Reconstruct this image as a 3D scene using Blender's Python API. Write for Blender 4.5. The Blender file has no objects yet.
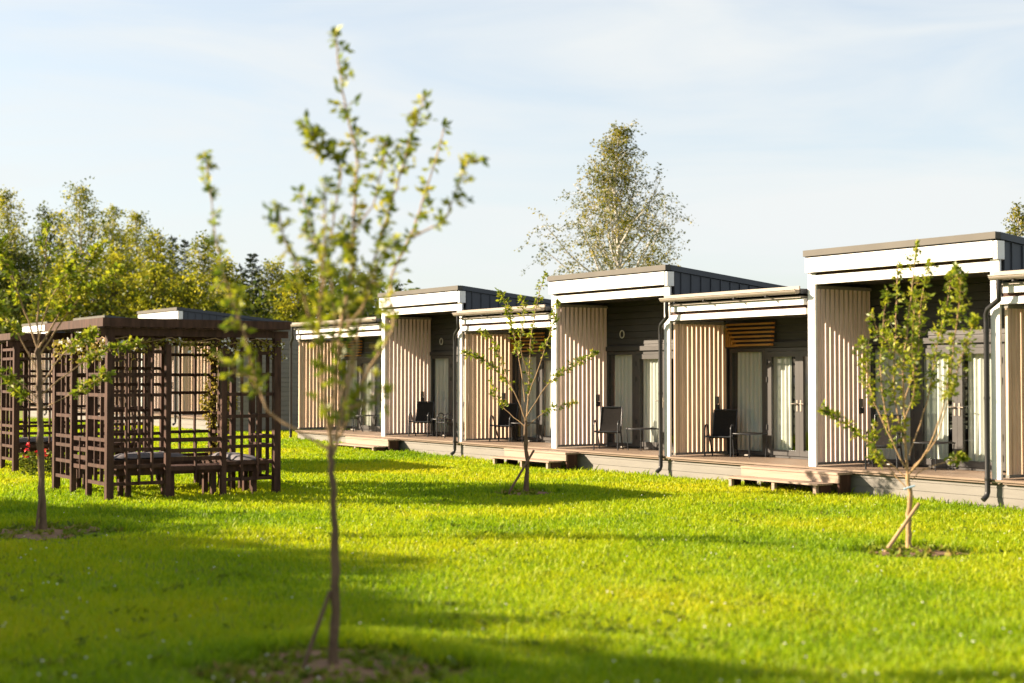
import bpy, math, random
import numpy as np
from mathutils import Vector, Matrix, noise as mnoise
random.seed(7); np.random.seed(7)
C = bpy.context.scene.collection
R = math.radians

# ------------------------------------------------------------------ helpers
class MB:
    """collects shapes that become ONE mesh object"""
    def __init__(s): s.v=[]; s.f=[]; s.sm=[]
    def add(s, vs, fs, smooth=False):
        b=len(s.v); s.v.extend([tuple(p) for p in vs])
        for f in fs: s.f.append(tuple(i+b for i in f)); s.sm.append(smooth)
    def box(s,x0,x1,y0,y1,z0,z1):
        s.add([(x0,y0,z0),(x1,y0,z0),(x1,y1,z0),(x0,y1,z0),(x0,y0,z1),(x1,y0,z1),(x1,y1,z1),(x0,y1,z1)],
              [(0,3,2,1),(4,5,6,7),(0,1,5,4),(1,2,6,5),(2,3,7,6),(3,0,4,7)])
    def prism(s,prof,a0,a1,axis='x'):
        """extrude a closed (p,q) profile: along x the profile is (y,z); along y it is (x,z)"""
        n=len(prof)
        if axis=='x': vs=[(a0,p,q) for p,q in prof]+[(a1,p,q) for p,q in prof]
        else: vs=[(p,a0,q) for p,q in prof]+[(p,a1,q) for p,q in prof]
        s.add(vs,[tuple(range(n))[::-1],tuple(range(n,2*n))]+[(i,(i+1)%n,(i+1)%n+n,i+n) for i in range(n)])
    def bar(s,p,q,w,h,up=(0,0,1)):
        p=Vector(p);q=Vector(q);d=(q-p).normalized();u=Vector(up)
        if abs(d.dot(u))>.95:u=Vector((0,1,0))
        a=d.cross(u).normalized()*w/2;b=a.cross(d).normalized()*h/2
        vs=[p-a-b,p+a-b,p+a+b,p-a+b,q-a-b,q+a-b,q+a+b,q-a+b]
        s.add(vs,[(0,3,2,1),(4,5,6,7),(0,1,5,4),(1,2,6,5),(2,3,7,6),(3,0,4,7)])
    def tube(s,pts,r,n=8,cap=True):
        pts=[Vector(p) for p in pts];m=len(pts)
        rr=r if isinstance(r,(list,tuple)) else [r]*m
        ref=Vector((.31,.17,.93));vs=[];pa=None
        for i,p in enumerate(pts):
            d=(pts[min(i+1,m-1)]-pts[max(i-1,0)]).normalized()
            if pa is None:
                a=d.cross(ref)
                if a.length<.05:a=d.cross(Vector((1,0,0)))
            else: a=pa-d*pa.dot(d)
            a.normalize();pa=a;b=d.cross(a)
            for k in range(n):
                t=2*math.pi*k/n;vs.append(p+(a*math.cos(t)+b*math.sin(t))*rr[i])
        fs=[(i*n+k,i*n+(k+1)%n,(i+1)*n+(k+1)%n,(i+1)*n+k) for i in range(m-1) for k in range(n)]
        s.add(vs,fs,True)
        if cap: s.add(vs[:n],[tuple(range(n))[::-1]]);s.add(vs[-n:],[tuple(range(n))])
    def build(s,name,mat,parent=None,loc=(0,0,0)):
        me=bpy.data.meshes.new(name);me.from_pydata(s.v,[],s.f);me.update()
        me.polygons.foreach_set('use_smooth',s.sm)
        me.materials.append(mat)
        o=bpy.data.objects.new(name,me);C.objects.link(o);o.location=loc
        if parent:o.parent=parent
        return o
def npmesh(name,V,F4,mat,parent=None,attr=None,loc=(0,0,0)):
    """fast mesh of quads (F4: n x 4) with an optional per-face random value"""
    me=bpy.data.meshes.new(name);V=np.asarray(V,dtype=np.float32);F4=np.asarray(F4,dtype=np.int32)
    me.vertices.add(len(V));me.vertices.foreach_set('co',V.ravel())
    me.loops.add(F4.size);me.loops.foreach_set('vertex_index',F4.ravel())
    me.polygons.add(len(F4));me.polygons.foreach_set('loop_start',np.arange(0,F4.size,F4.shape[1],dtype=np.int32))
    me.polygons.foreach_set('loop_total',np.full(len(F4),F4.shape[1],dtype=np.int32))
    if attr is not None:
        a=me.attributes.new('tint','FLOAT','FACE');a.data.foreach_set('value',np.asarray(attr,dtype=np.float32))
    me.update(calc_edges=True);me.materials.append(mat)
    o=bpy.data.objects.new(name,me);C.objects.link(o);o.location=loc
    if parent:o.parent=parent
    return o
def tag(o,label=None,cat=None,group=None,kind=None):
    if label:o['label']=label
    if cat:o['category']=cat
    if group:o['group']=group
    if kind:o['kind']=kind
    return o
def empty(name,loc,rz=0):
    o=bpy.data.objects.new(name,None);C.objects.link(o);o.location=loc;o.rotation_euler=(0,0,rz);o.empty_display_size=.2
    return o
def copy_tree(o,parent=None):
    c=o.copy();C.objects.link(c)
    if parent:c.parent=parent
    for ch in list(o.children):copy_tree(ch,c)
    return c

# ------------------------------------------------------------------ materials
def mat(name,col,rough=.6,var=.15,scale=6,metal=0,stretch=(1,1,1),bump=0,spec=.4,col2=None,bscale=None):
    m=bpy.data.materials.new(name);m.use_nodes=True;nt=m.node_tree;N=nt.nodes;L=nt.links
    b=N['Principled BSDF'];b.inputs['Roughness'].default_value=rough;b.inputs['Metallic'].default_value=metal
    b.inputs['Specular IOR Level'].default_value=spec
    tc=N.new('ShaderNodeTexCoord');mp=N.new('ShaderNodeMapping');mp.inputs['Scale'].default_value=stretch
    nz=N.new('ShaderNodeTexNoise');nz.inputs['Scale'].default_value=scale;nz.inputs['Detail'].default_value=5
    cr=N.new('ShaderNodeValToRGB');cr.color_ramp.elements[0].position=.3;cr.color_ramp.elements[1].position=.7
    c2=col2 or tuple(c*(1+var) for c in col);c1=col if col2 else tuple(c*(1-var) for c in col)
    cr.color_ramp.elements[0].color=(*c1,1);cr.color_ramp.elements[1].color=(*c2,1)
    L.new(tc.outputs['Object'],mp.inputs[0]);L.new(mp.outputs[0],nz.inputs['Vector'])
    L.new(nz.outputs['Fac'],cr.inputs[0]);L.new(cr.outputs[0],b.inputs['Base Color'])
    if bump:
        bp=N.new('ShaderNodeBump');bp.inputs['Strength'].default_value=bump;bp.inputs['Distance'].default_value=.01
        n2=N.new('ShaderNodeTexNoise');n2.inputs['Scale'].default_value=bscale or scale*4;n2.inputs['Detail'].default_value=6
        L.new(mp.outputs[0],n2.inputs['Vector']);L.new(n2.outputs['Fac'],bp.inputs['Height']);L.new(bp.outputs[0],b.inputs['Normal'])
    return m
def leafmat(name,cols,trans=.45,rough=.55,patch=None,gloss=.02):
    """foliage: colour picked per leaf, light passes through"""
    m=bpy.data.materials.new(name);m.use_nodes=True;nt=m.node_tree;N=nt.nodes;L=nt.links
    for n in list(N):N.remove(n)
    out=N.new('ShaderNodeOutputMaterial');at=N.new('ShaderNodeAttribute');at.attribute_name='tint'
    cr=N.new('ShaderNodeValToRGB');els=cr.color_ramp.elements
    while len(els)<len(cols):els.new(.5)
    for i,c in enumerate(cols):els[i].position=i/(len(cols)-1);els[i].color=(*c,1)
    fac=at.outputs['Fac']
    if patch:
        tc=N.new('ShaderNodeTexCoord');nz=N.new('ShaderNodeTexNoise');nz.inputs['Scale'].default_value=patch;nz.inputs['Detail'].default_value=3
        L.new(tc.outputs['Object'],nz.inputs['Vector'])
        ma=N.new('ShaderNodeMath');ma.operation='MULTIPLY_ADD';ma.inputs[1].default_value=.55;L.new(at.outputs['Fac'],ma.inputs[0])
        mb=N.new('ShaderNodeMath');mb.operation='MULTIPLY_ADD';mb.inputs[1].default_value=1.9;mb.inputs[2].default_value=-.72;L.new(nz.outputs['Fac'],mb.inputs[0])
        L.new(mb.outputs[0],ma.inputs[2]);fac=ma.outputs[0]
    L.new(fac,cr.inputs[0])
    d=N.new('ShaderNodeBsdfDiffuse');t=N.new('ShaderNodeBsdfTranslucent');g=N.new('ShaderNodeBsdfGlossy');g.inputs['Roughness'].default_value=rough
    g.inputs['Color'].default_value=(.8,.8,.7,1)
    L.new(cr.outputs[0],d.inputs[0]);L.new(cr.outputs[0],t.inputs[0])
    x=N.new('ShaderNodeMixShader');x.inputs[0].default_value=trans;L.new(d.outputs[0],x.inputs[1]);L.new(t.outputs[0],x.inputs[2])
    y=N.new('ShaderNodeMixShader');y.inputs[0].default_value=gloss;L.new(x.outputs[0],y.inputs[1]);L.new(g.outputs[0],y.inputs[2])
    L.new(y.outputs[0],out.inputs[0]);return m
M={}
M['white']=mat('white_paint',(.74,.72,.70),.5,.05,3,bump=.08,stretch=(1,4,4))
M['cap']=mat('roof_cap_metal',(.060,.055,.045),.6,.1,2,metal=.2)
M['dark']=mat('dark_seam_metal',(.050,.055,.066),.45,.12,1.5,metal=.25)
M['grey']=mat('grey_siding',(.15,.14,.125),.7,.12,1.4,stretch=(1,1,6),bump=.1)
M['siding']=mat('charcoal_siding',(.040,.037,.035),.6,.2,2,stretch=(1,1,8),bump=.15)
M['frame']=mat('anthracite_frame',(.045,.043,.042),.4,.08,4)
M['found']=mat('grey_painted_board',(.150,.142,.126),.7,.10,1.4,stretch=(1,1,6),bump=.1)
M['slat']=mat('pale_larch_slat',(.60,.47,.41),.6,.16,3,stretch=(9,9,.5),bump=.1)
M['slatw']=mat('warm_larch_slat',(.58,.42,.30),.6,.18,3,stretch=(9,9,.5),bump=.1)
M['orange']=mat('orange_oiled_wood',(.46,.21,.04),.5,.2,4,stretch=(.6,5,9),bump=.1)
M['deck']=mat('deck_wood',(.165,.118,.082),.65,.25,3,stretch=(.6,6,6),bump=.15)
M['step']=mat('weathered_step_wood',(.27,.20,.15),.7,.2,3,stretch=(.5,6,6),bump=.2)
M['pipe']=mat('dark_pipe_metal',(.024,.024,.025),.35,.1,3,metal=.3)
M['gutter']=mat('gutter_metal',(.24,.21,.175),.5,.08,3,metal=.2)
M['brown']=mat('brown_stained_wood',(.054,.027,.019),.65,.42,4,stretch=(3,3,.7),bump=.15,spec=.15)
M['chair']=mat('black_chair_tube',(.030,.033,.038),.35,.1,5,metal=.2)
M['mesh']=mat('black_sling_fabric',(.020,.018,.017),.9,.2,40,spec=.08)
M['curtain']=mat('white_curtain',(.55,.53,.47),.9,.04,2)
M['room']=mat('room_wall',(.30,.28,.25),.9,.1,1)
M['cushion']=mat('grey_cushion',(.13,.12,.13),.9,.1,6)
M['bark']=mat('sapling_bark',(.11,.068,.038),.8,.35,18,stretch=(1,1,.4),bump=.5)
M['barkl']=mat('young_bark',(.28,.18,.085),.75,.3,18,bump=.4)
M['birchbark']=mat('birch_bark',(.42,.40,.36),.7,.5,5,stretch=(1,1,3))
M['treebark']=mat('dark_bark',(.09,.07,.05),.9,.3,6,bump=.4)
M['stake']=mat('stake_wood',(.30,.19,.10),.7,.2,6,stretch=(2,2,.5))
M['staked']=mat('weathered_stake',(.12,.075,.045),.8,.25,6,stretch=(2,2,.5))
M['soil']=mat('bare_soil',(.15,.085,.045),.95,.4,14,bump=.8)
M['lawn']=mat('lawn_ground',(.12,.15,.010),.95,.35,.8,bump=.4,bscale=30)
M['lamp']=mat('lamp_ring',(.55,.52,.45),.4,.05,5)
M['box']=mat('socket_box',(.03,.03,.03),.5,.1,5)
M['tie']=mat('tree_tie',(.35,.50,.62),.6,.1,5)
def glass():
    m=bpy.data.materials.new('window_glass');m.use_nodes=True;nt=m.node_tree;N=nt.nodes;L=nt.links
    for n in list(N):N.remove(n)
    out=N.new('ShaderNodeOutputMaterial');t=N.new('ShaderNodeBsdfTransparent');t.inputs[0].default_value=(.93,.96,.96,1)
    g=N.new('ShaderNodeBsdfGlossy');g.inputs['Roughness'].default_value=.01;g.inputs[0].default_value=(.95,.98,1,1)
    lw=N.new('ShaderNodeLayerWeight');lw.inputs[0].default_value=.5
    pw=N.new('ShaderNodeMath');pw.operation='POWER';pw.inputs[1].default_value=4;L.new(lw.outputs['Facing'],pw.inputs[0])
    ad=N.new('ShaderNodeMath');ad.operation='MULTIPLY_ADD';ad.inputs[1].default_value=.6;ad.inputs[2].default_value=.05;L.new(pw.outputs[0],ad.inputs[0])
    mx=N.new('ShaderNodeMixShader');L.new(ad.outputs[0],mx.inputs[0]);L.new(t.outputs[0],mx.inputs[1]);L.new(g.outputs[0],mx.inputs[2])
    L.new(mx.outputs[0],out.inputs[0]);return m
M['glass']=glass()
M['grass']=leafmat('grass_blade',[(.075,.16,.005),(.21,.335,.005),(.37,.43,.005),(.49,.45,.012)],.5,.5,patch=.22,gloss=.015)
M['apple']=leafmat('apple_leaf',[(.060,.105,.008),(.17,.23,.012),(.34,.36,.016),(.42,.36,.04)],.5,.45,gloss=.03)
M['birch']=leafmat('birch_leaf',[(.05,.07,.006),(.15,.155,.010),(.34,.27,.015)],.4)
M['forest']=leafmat('forest_leaf',[(.065,.095,.007),(.25,.26,.011),(.46,.41,.016)],.4)
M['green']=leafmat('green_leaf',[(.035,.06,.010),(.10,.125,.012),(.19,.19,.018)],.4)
M['conifer']=leafmat('conifer_needle',[(.012,.022,.010),(.024,.038,.014),(.040,.055,.018)],.2)
M['vine']=leafmat('vine_leaf',[(.12,.11,.02),(.26,.22,.03),(.40,.30,.07)],.4)
M['weed']=leafmat('weed_leaf',[(.08,.13,.008),(.17,.22,.012),(.24,.17,.05)],.35)
M['flower']=leafmat('white_flower',[(.70,.68,.62),(.85,.84,.78)],.3)
M['red']=leafmat('red_petal',[(.55,.02,.04),(.70,.05,.06)],.3)

# ------------------------------------------------------------------ places
CAMZ=2.05; F=1422.; HZ=377.
ANG=math.atan2(-.827,.562)
UX=Vector((.562,-.827)); TX=Vector((.827,.562))
def ground(x,y):
    s=min(1,max(0,(y-30)/18)); s=s*s*(3-2*s)
    return .2*s+.015*math.sin(x*.5+y*.23)*math.sin(y*.31-x*.17)
def px(x,y,D):
    """world point that the photo's pixel shows at depth D"""
    return Vector(((x-512)/F*D,D,CAMZ+(HZ-y)/F*D))
DK=.45    # deck height
TALLW=4.13; LOWW=3.75; BACK=6.0; RT=1.5

# ------------------------------------------------------------------ lodge modules
def boards_h(mb,x0,x1,y0,y1,z0,z1,step,gap=.008,lap=.010):
    z=z0
    while z<z1-.01:
        zt=min(z+step-gap,z1)
        mb.prism([(y0,z),(y1,z),(y1,zt),(y0+lap,zt)],x0,x1);z+=step
def curtain_mb(x0,x1,y,z0,z1,amp=.035,wl=.13,gather=0):
    mb=MB();n=int((x1-x0)/.018)+1;vs=[]
    for i in range(n+1):
        x=x0+(x1-x0)*i/n
        ph=2*math.pi*x/wl+1.3*math.sin(x*3.1)
        vs.append((x,y+amp*math.sin(ph)+.012*math.sin(ph*2.3),z0));vs.append((x,y+.7*amp*math.sin(ph+.2),z1))
    mb.add(vs,[(2*i,2*i+2,2*i+3,2*i+1) for i in range(n)],True);return mb
def opening(root,W,ztop,low):
    """back wall of the loggia: fixed window, double door, siding, curtains, room"""
    y=RT;xl=-W+.14;z0=DK+.03;z1=DK+2.18
    def X(w):return -W+.14+w
    f=MB()      # window with its own frame
    fw=.075
    def ring(mb,a,b,c,d,yy0,yy1,w):
        mb.box(a,a+w,yy0,yy1,c,d);mb.box(b-w,b,yy0,yy1,c,d);mb.box(a+w,b-w,yy0,yy1,c,c+w);mb.box(a+w,b-w,yy0,yy1,d-w,d)
    ring(f,X(.03),X(1.05),z0,z1,y-.03,y+.05,fw)
    wo=f.build('window',M['frame'],root)
    p=MB();p.box(X(.03)+fw,X(1.05)-fw,y+.005,y+.02,z0+fw,z1-fw);p.build('pane',M['glass'],wo)
    df=MB();a,b=X(1.055),X(2.98)
    df.box(a,a+.09,y-.03,y+.06,z0,z1);df.box(b-.09,b,y-.03,y+.06,z0,z1);df.box(a+.09,b-.09,y-.03,y+.06,z1-.07,z1);df.box(a+.09,b-.09,y-.02,y+.06,z0-.03,z0+.02)
    df.build('door_frame',M['frame'],root)
    mid=(a+b)/2
    for k,(c,d) in enumerate(((a+.095,mid-.002),(mid+.002,b-.095))):
        lf=MB();w=.105
        ring(lf,c,d,z0+.025,z1-.075,y-.05,y+.02,w)
        lo=lf.build('door',M['frame'],root)
        g=MB();g.box(c+w,d-w,y-.02,y-.005,z0+.025+w,z1-.075-w);g.build('pane',M['glass'],lo)
        hx=mid-.05 if k==0 else mid+.05
        h=MB();h.box(hx-.018,hx+.018,y-.062,y-.051,DK+.93,DK+1.15);h.tube([(hx,y-.06,DK+1.08),(hx,y-.10,DK+1.08),(hx+(.11 if k else -.11),y-.10,DK+1.075)],.010,6)
        h.build('handle',M['gutter'],lo)
        xx=c-.01 if k==0 else d+.01
        for zz in (.2,.55,1.5,1.85):
            hg=MB();hg.tube([(xx,y-.055,DK+zz),(xx,y-.055,DK+zz+.10)],.022,8);hg.build('hinge',M['box'],lo)
    led=MB();led.box(X(-.1),-.02,y-.085,y-.032,z1+.01,z1+.11);led.build('lintel_ledge',M['siding'],root)
    s=MB();boards_h(s,-W+.05,-.02,y-.02,y+.06,z1+.012,ztop,.145)
    s.build('siding_wall',M['siding'],root);s=MB()
    boards_h(s,X(2.99),-.02,y-.02,y+.06,DK+.02,z1,.145);s.build('siding_wall',M['siding'],root)
    for (q0,q1) in ((.08,1.0),(1.16,1.80),(2.24,2.92)):
        curtain_mb(X(q0),X(q1),y+.10,DK+.06,z1-.02,.025,.12).build('curtain',M['curtain'],root)
    r=MB();r.box(-W+.1,-.1,4.6,4.65,DK,DK+2.4);r.box(-W+.1,-.1,y+.3,4.6,DK-.03,DK);r.box(-W+.1,-.1,y+.07,4.6,DK+2.4,DK+2.43)
    r.build('room_interior',M['room'],root)
def slat_screen(root,W,z1,m,mcap,off):
    sc=MB();x0=-W+off;y=.06
    while y<RT-.06:
        sc.box(x0+.046,x0+.10,y,y+.077,DK+.075,z1);y+=.119
    o=sc.build('slat_screen',m,root)
    for (za,zb) in ((DK+.03,DK+.075),(z1-.06,z1-.002)):
        r=MB();r.box(x0-.005,x0+.115,.05,RT-.03,za,zb);r.build('rail',mcap,o)
    b=MB();b.box(x0+.101,x0+.14,1.13,1.22,DK+.93,DK+1.04);bo=b.build('socket_box',M['box'],o)
    b=MB();b.box(x0+.101,x0+.112,1.12,1.23,DK+1.045,DK+1.20);b.build('socket_plate',mcap,o)
    return o
def base(root,W,end=True):
    fo=MB();boards_h(fo,-W+.003,-.003,.055,.10,-.12,DK-.06,.145,.006,.006);fo.box(-W+.06,-.06,.10,BACK-.05,-.15,DK-.07)
    fo.build('foundation',M['found'],root)
    d=MB();y=-.03
    while y<RT-.03:
        d.box(-W+.002,-.002,y,min(y+.125,RT-.03),DK-.035,DK);y+=.132
    d.box(-W+.03,-.03,.0,RT-.05,DK-.07,DK-.037)
    d.build('deck',M['deck'],root)
def tall_lodge():
    root=empty('tall_lodge',(0,0,0))
    W=TALLW;H=DK+3.87
    base(root,W)
    top=lambda y:H-.12-.10*y
    # side walls above the neighbour's roof and round the rooms, standing seams outside
    for sgn,xw in ((1,-.075),(-1,-W+.005)):
        w=MB()
        w.prism([(.14,DK+2.80),(BACK,DK+2.80),(BACK,top(BACK)),(.14,top(.14))],xw,xw+.07)
        w.prism([(RT+.06,DK),(BACK,DK),(BACK,DK+2.80),(RT+.06,DK+2.80)],xw,xw+.07)
        xs=xw+.07 if sgn>0 else xw
        y=.30
        while y<BACK-.05:
            w.box(xs-(0 if sgn>0 else .022),xs+(.022 if sgn>0 else 0),y,y+.025,DK+2.80,top(y)-.01);y+=.27
        w.build('side_wall',M['dark'],root)
    rw=MB();rw.box(-W+.08,-.08,BACK-.06,BACK,DK,top(BACK)-.02);rw.build('rear_wall',M['dark'],root)
    p=MB();p.box(-W+.06,-W+.235,-.005,.045,DK-.05,DK+3.45);p.build('post',M['white'],root)
    p=MB();p.box(-.165,-.0,-.005,.045,DK-.05,DK+3.45);p.build('post',M['white'],root)
    f=MB();f.box(-W+.09,-.05,-.10,.02,DK+3.47,DK+3.73);f.build('fascia',M['white'],root);f=MB();f.box(-.048,.025,-.085,.10,DK+3.44,DK+3.73);f.build('corner_trim',M['white'],root)
    b=MB();b.box(-W+.237,-.167,.0,.12,DK+3.26,DK+3.42);b.build('beam',M['white'],root)
    sh=MB();sh.box(-W+.03,-.02,.03,.13,DK+3.422,DK+3.468);sh.build('gap_shade_strip',M['brown'],root)  # brown strip stands in for the shadow under the fascia
    ro=MB();ro.prism([(-.10,H-.13),(BACK+.1,H-.13-.1*BACK),(BACK+.1,H-.06-.1*BACK),(-.10,H-.06)],-W+.09,-.061);ro.build('roof',M['dark'],root)
    cp=MB();cp.box(-W+.07,.03,-.135,.0,H-.115,H-.005);cp.build('roof_cap',M['cap'],root)
    cp=MB();cp.prism([(.002,H-.115),(BACK+.12,H-.115-.1*BACK),(BACK+.12,H-.005-.1*BACK),(.002,H-.005)],-.06,.032);cp.build('roof_cap',M['dark'],root)
    ce=MB();ce.box(-W+.08,-.08,.13,RT+.05,DK+3.30,DK+3.33);ce.build('ceiling',M['siding'],root)
    opening(root,W,DK+3.30,False)
    slat_screen(root,W,DK+3.24,M['slat'],M['found'],.12)
    lm=MB();cx=-W+.78
    lm.tube([(cx+.075*math.cos(a*math.pi/8),RT-.05,DK+2.57+.085*math.sin(a*math.pi/8)) for a in range(17)],.013,6,False)
    lm.build('wall_lamp',M['lamp'],root)
    return root
def low_lodge(W=LOWW,endwall=False):
    root=empty('low_lodge',(0,0,0))
    base(root,W)
    zt=lambda y:DK+3.19+.008*y
    b=MB();b.box(-W+.003,-.003,.002,.12,DK+2.735,DK+2.845);b.build('beam',M['white'],root)
    s=MB();s.box(-W+.05,-.05,.03,.12,DK+2.846,DK+2.90);s.build('gap_shade_strip',M['brown'],root)  # shade in the gap above the beam, put in as a brown strip
    f=MB();f.box(-W+.1,-.01,-.05,.06,DK+2.905,DK+3.02);f.build('fascia',M['white'],root)
    so=MB();so.box(-W+.004,-.015,-.11,.10,DK+3.03,DK+3.06);so.build('soffit',M['gutter'],root)
    ro=MB();ro.prism([(-.12,DK+3.10),(BACK,DK+3.10+.008*BACK),(BACK,DK+3.19+.008*BACK),(-.12,DK+3.19)],-W+.004,-.005);ro.build('roof',M['dark'],root)
    fl=MB();fl.box(-W+.004,-.012,-.15,-.122,DK+3.12,DK+3.235);fl.build('roof_edge',M['gutter'],root)
    g=MB()
    # open half-round gutter as a thin shell
    n=9;vs=[]
    for x in (-W-.01,-.012):
        for k in range(n):
            a=math.pi+math.pi*k/(n-1);vs.append((x,-.19+.072*math.cos(a),DK+3.17+.075*math.sin(a)))
        for k in range(n):
            a=2*math.pi-math.pi*k/(n-1);vs.append((x,-.19+.064*math.cos(a),DK+3.17+.067*math.sin(a)))
    m=2*n
    g.add(vs,[(k,(k+1)%m,(k+1)%m+m,k+m) for k in range(m)],True)
    g.add(vs[:n],[tuple(range(n))]);g.add(vs[m:m+n],[tuple(range(n))[::-1]])
    g.tube([(-W-.01,-.263,DK+3.17),(-.012,-.263,DK+3.17)],.012,6)
    go=g.build('gutter',M['gutter'],root)
    x=-W+.4
    while x<-.2:
        br=MB();br.box(x,x+.03,-.24,-.11,DK+3.065,DK+3.09);br.build('bracket',M['pipe'],go);x+=.85
    dp=MB();xa=-W+.13;xb=-W-.19
    pts=[(xa,-.19,DK+3.12),(xa,-.19,DK+2.98),(xa,-.185,DK+2.90),(xa-.03,-.15,DK+2.80),(xb+.04,-.10,DK+2.66),(xb,-.085,DK+2.57),(xb,-.08,DK+2.45),
         (xb,-.08,DK+1.0),(xb,-.08,DK-.20),(xb-.005,-.10,DK-.26),(xb-.02,-.17,DK-.32)]
    dp.tube(pts,.042,10);dp.tube([(xb,-.08,DK+1.25),(xb,-.08,DK+1.29)],.05,10);dp.tube([(xb,-.08,DK+2.3),(xb,-.08,DK+2.34)],.05,10)
    dp.tube([(xb,-.08,DK-.02),(xb,-.08,DK+.02)],.05,10)
    dp.build('downpipe',M['pipe'],root)
    ce=MB();ce.box(-W+.03,-.03,.125,RT+.05,DK+2.76,DK+2.79);ce.build('ceiling',M['siding'],root)
    opening(root,W,DK+2.76,True)
    slat_screen(root,W,DK+2.73,M['slatw'],M['found'],.0)
    sb=MB();x1=-W+.14+1.36
    for k in range(6):
        zz=DK+2.69-.085*k;xs=-W+.17+.07*max(0,k-1)
        yy=RT-.13-.012*k
        sb.box(xs,x1,yy,yy+.10,zz-.038,zz)
        if k>0: sb.box(xs,xs+.035,yy,yy+.10,DK+2.215,zz-.04)
    so=sb.build('slat_box',M['orange'],root)
    bk=MB();bk.box(-W+.16,x1,RT-.05,RT-.025,DK+2.215,DK+2.73);bk.build('back_panel',M['siding'],so)
    if endwall:
        w=MB();boards=.16;z=-.1
        while z<DK+3.05:
            zz=min(z+boards-.008,DK+3.08)
            w.prism([(-.04,z),(.03,z),(.018,zz),(-.04,zz)],.13,BACK,'y');z+=boards
        w.build('end_wall',M['grey'],root)
    return root

# ------------------------------------------------------------------ the two terraces
R1=Vector((7.61,22.17)); PITCH=TALLW+LOWW
def place(root,right_end,z=0):
    root.location=(right_end.x,right_end.y,z);root.rotation_euler=(0,0,ANG)
tallp=tall_lodge(); lowp=low_lodge()
TG='tall lodge modules of the terraces'; LG='low lodge modules of the terraces'
talls=[];lows=[]
def put_tall(k,p,z,label):
    o=tallp if not talls else copy_tree(tallp)
    place(o,p,z);tag(o,label,'lodge',TG);talls.append(o)
def put_low(p,z,label,own=None):
    o=own or (lowp if not any(l is lowp for l in lows) else copy_tree(lowp))
    place(o,p,z);tag(o,label,'lodge',LG);lows.append(o)
put_tall(0,R1,0,'tall white-fascia lodge at the right, standing behind the bushy stemmed sapling')
put_tall(1,R1-UX*PITCH,0,'tall white-fascia lodge in front of the big birch')
put_tall(2,R1-UX*PITCH*2,0,'tall white-fascia lodge to the right of the foreground sapling, with two chairs')
EW=low_lodge(LOWW,True);E0=copy_tree(EW);put_low(R1+UX*LOWW,0,'low guttered lodge cut off by the right edge of the photo',E0)
put_low(R1-UX*TALLW,0,'low guttered lodge with orange slats above its window, fully in view')
put_low(R1-UX*(TALLW+PITCH),0,'low guttered lodge behind the middle sapling with the dark stake')
L3=low_lodge(5.25); put_low(R1-UX*(TALLW+2*PITCH),0,'wider low lodge half hidden behind the foreground sapling',L3)
B1=Vector((-11.8,50.5)); BZ=.215
put_low(B1+UX*LOWW,BZ,'far low lodge with grey boarded end wall, seen through the brown gazebo',EW)
put_tall(3,B1,BZ,'far tall lodge whose white fascia corner shows above the gazebo roof')
put_low(B1-UX*TALLW,BZ,'far low lodge hidden behind the lattice of the near gazebo')
put_tall(4,B1-UX*PITCH,BZ,'far tall lodge behind the near gazebo, its slats glimpsed through the lattice')
put_low(B1-UX*(TALLW+PITCH),BZ,'far low lodge glimpsed between the two gazebos')
put_tall(5,B1-UX*2*PITCH,BZ,'farthest tall lodge, white fascia above the gap between the two gazebos')

random.seed(41)
for l in talls+lows:                     # no two rooms have their curtains drawn alike
    for ch in l.children:
        if ch.name.startswith('curtain'):ch.location.x+=random.uniform(-.14,.14)
# ------------------------------------------------------------------ deck furniture
def loc3(origin,u,t,z): 
    p=origin+UX*u+TX*t;return (p.x,p.y,z)
def make_chair():
    root=empty('patio_chair',(0,0,0))   # faces -y, origin on the deck
    w=.27
    for sx in (-w,w):
        f=MB();pts=[(sx,-.26,0),(sx,-.255,.30),(sx,-.25,.54)]
        for k in range(1,8):
            a=math.pi*k/8;pts.append((sx,-.15-.10*math.cos(a),.54+.10*math.sin(a)))
        pts+=[(sx,-.04,.54),(sx*.98,.08,.30),(sx*.98,.24,0)]
        f.tube(pts,.016,8);f.build('side_frame',M['chair'],root)
    r=MB();r.tube([(-w,-.24,.40),(w,-.24,.40)],.015,8);r.tube([(-w,.05,.37),(w,.05,.37)],.013,8)
    for sx in (-w+.03,w-.03):r.tube([(sx,-.25,.415),(sx,.12,.385),(sx,.19,.46),(sx,.30,.93)],.014,8)
    r.tube([(-w+.03,.30,.93),(w-.03,.30,.93)],.014,8);r.build('seat_frame',M['chair'],root)
    def sling(pts,name):
        m=MB();vs=[]
        for (y,z) in pts:vs+=[(-w+.035,y,z),(0,y+.012,z-.012),(w-.035,y,z)]
        n=len(pts);vs2=[(x,y+.006,z-.006) for x,y,z in vs]
        fs=[]
        for i in range(n-1):
            for k in range(2):fs.append((i*3+k,i*3+k+1,i*3+k+4,i*3+k+3))
        o=len(vs);fs+=[tuple(j+o for j in f[::-1]) for f in fs];m.add(vs+vs2,fs,True);m.build(name,M['mesh'],root)
    sling([(-.25,.425),(-.15,.415),(0,.40),(.12,.395)],'seat')
    sling([(.125,.40),(.175,.45),(.215,.58),(.255,.75),(.30,.925)],'backrest')
    return root
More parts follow.
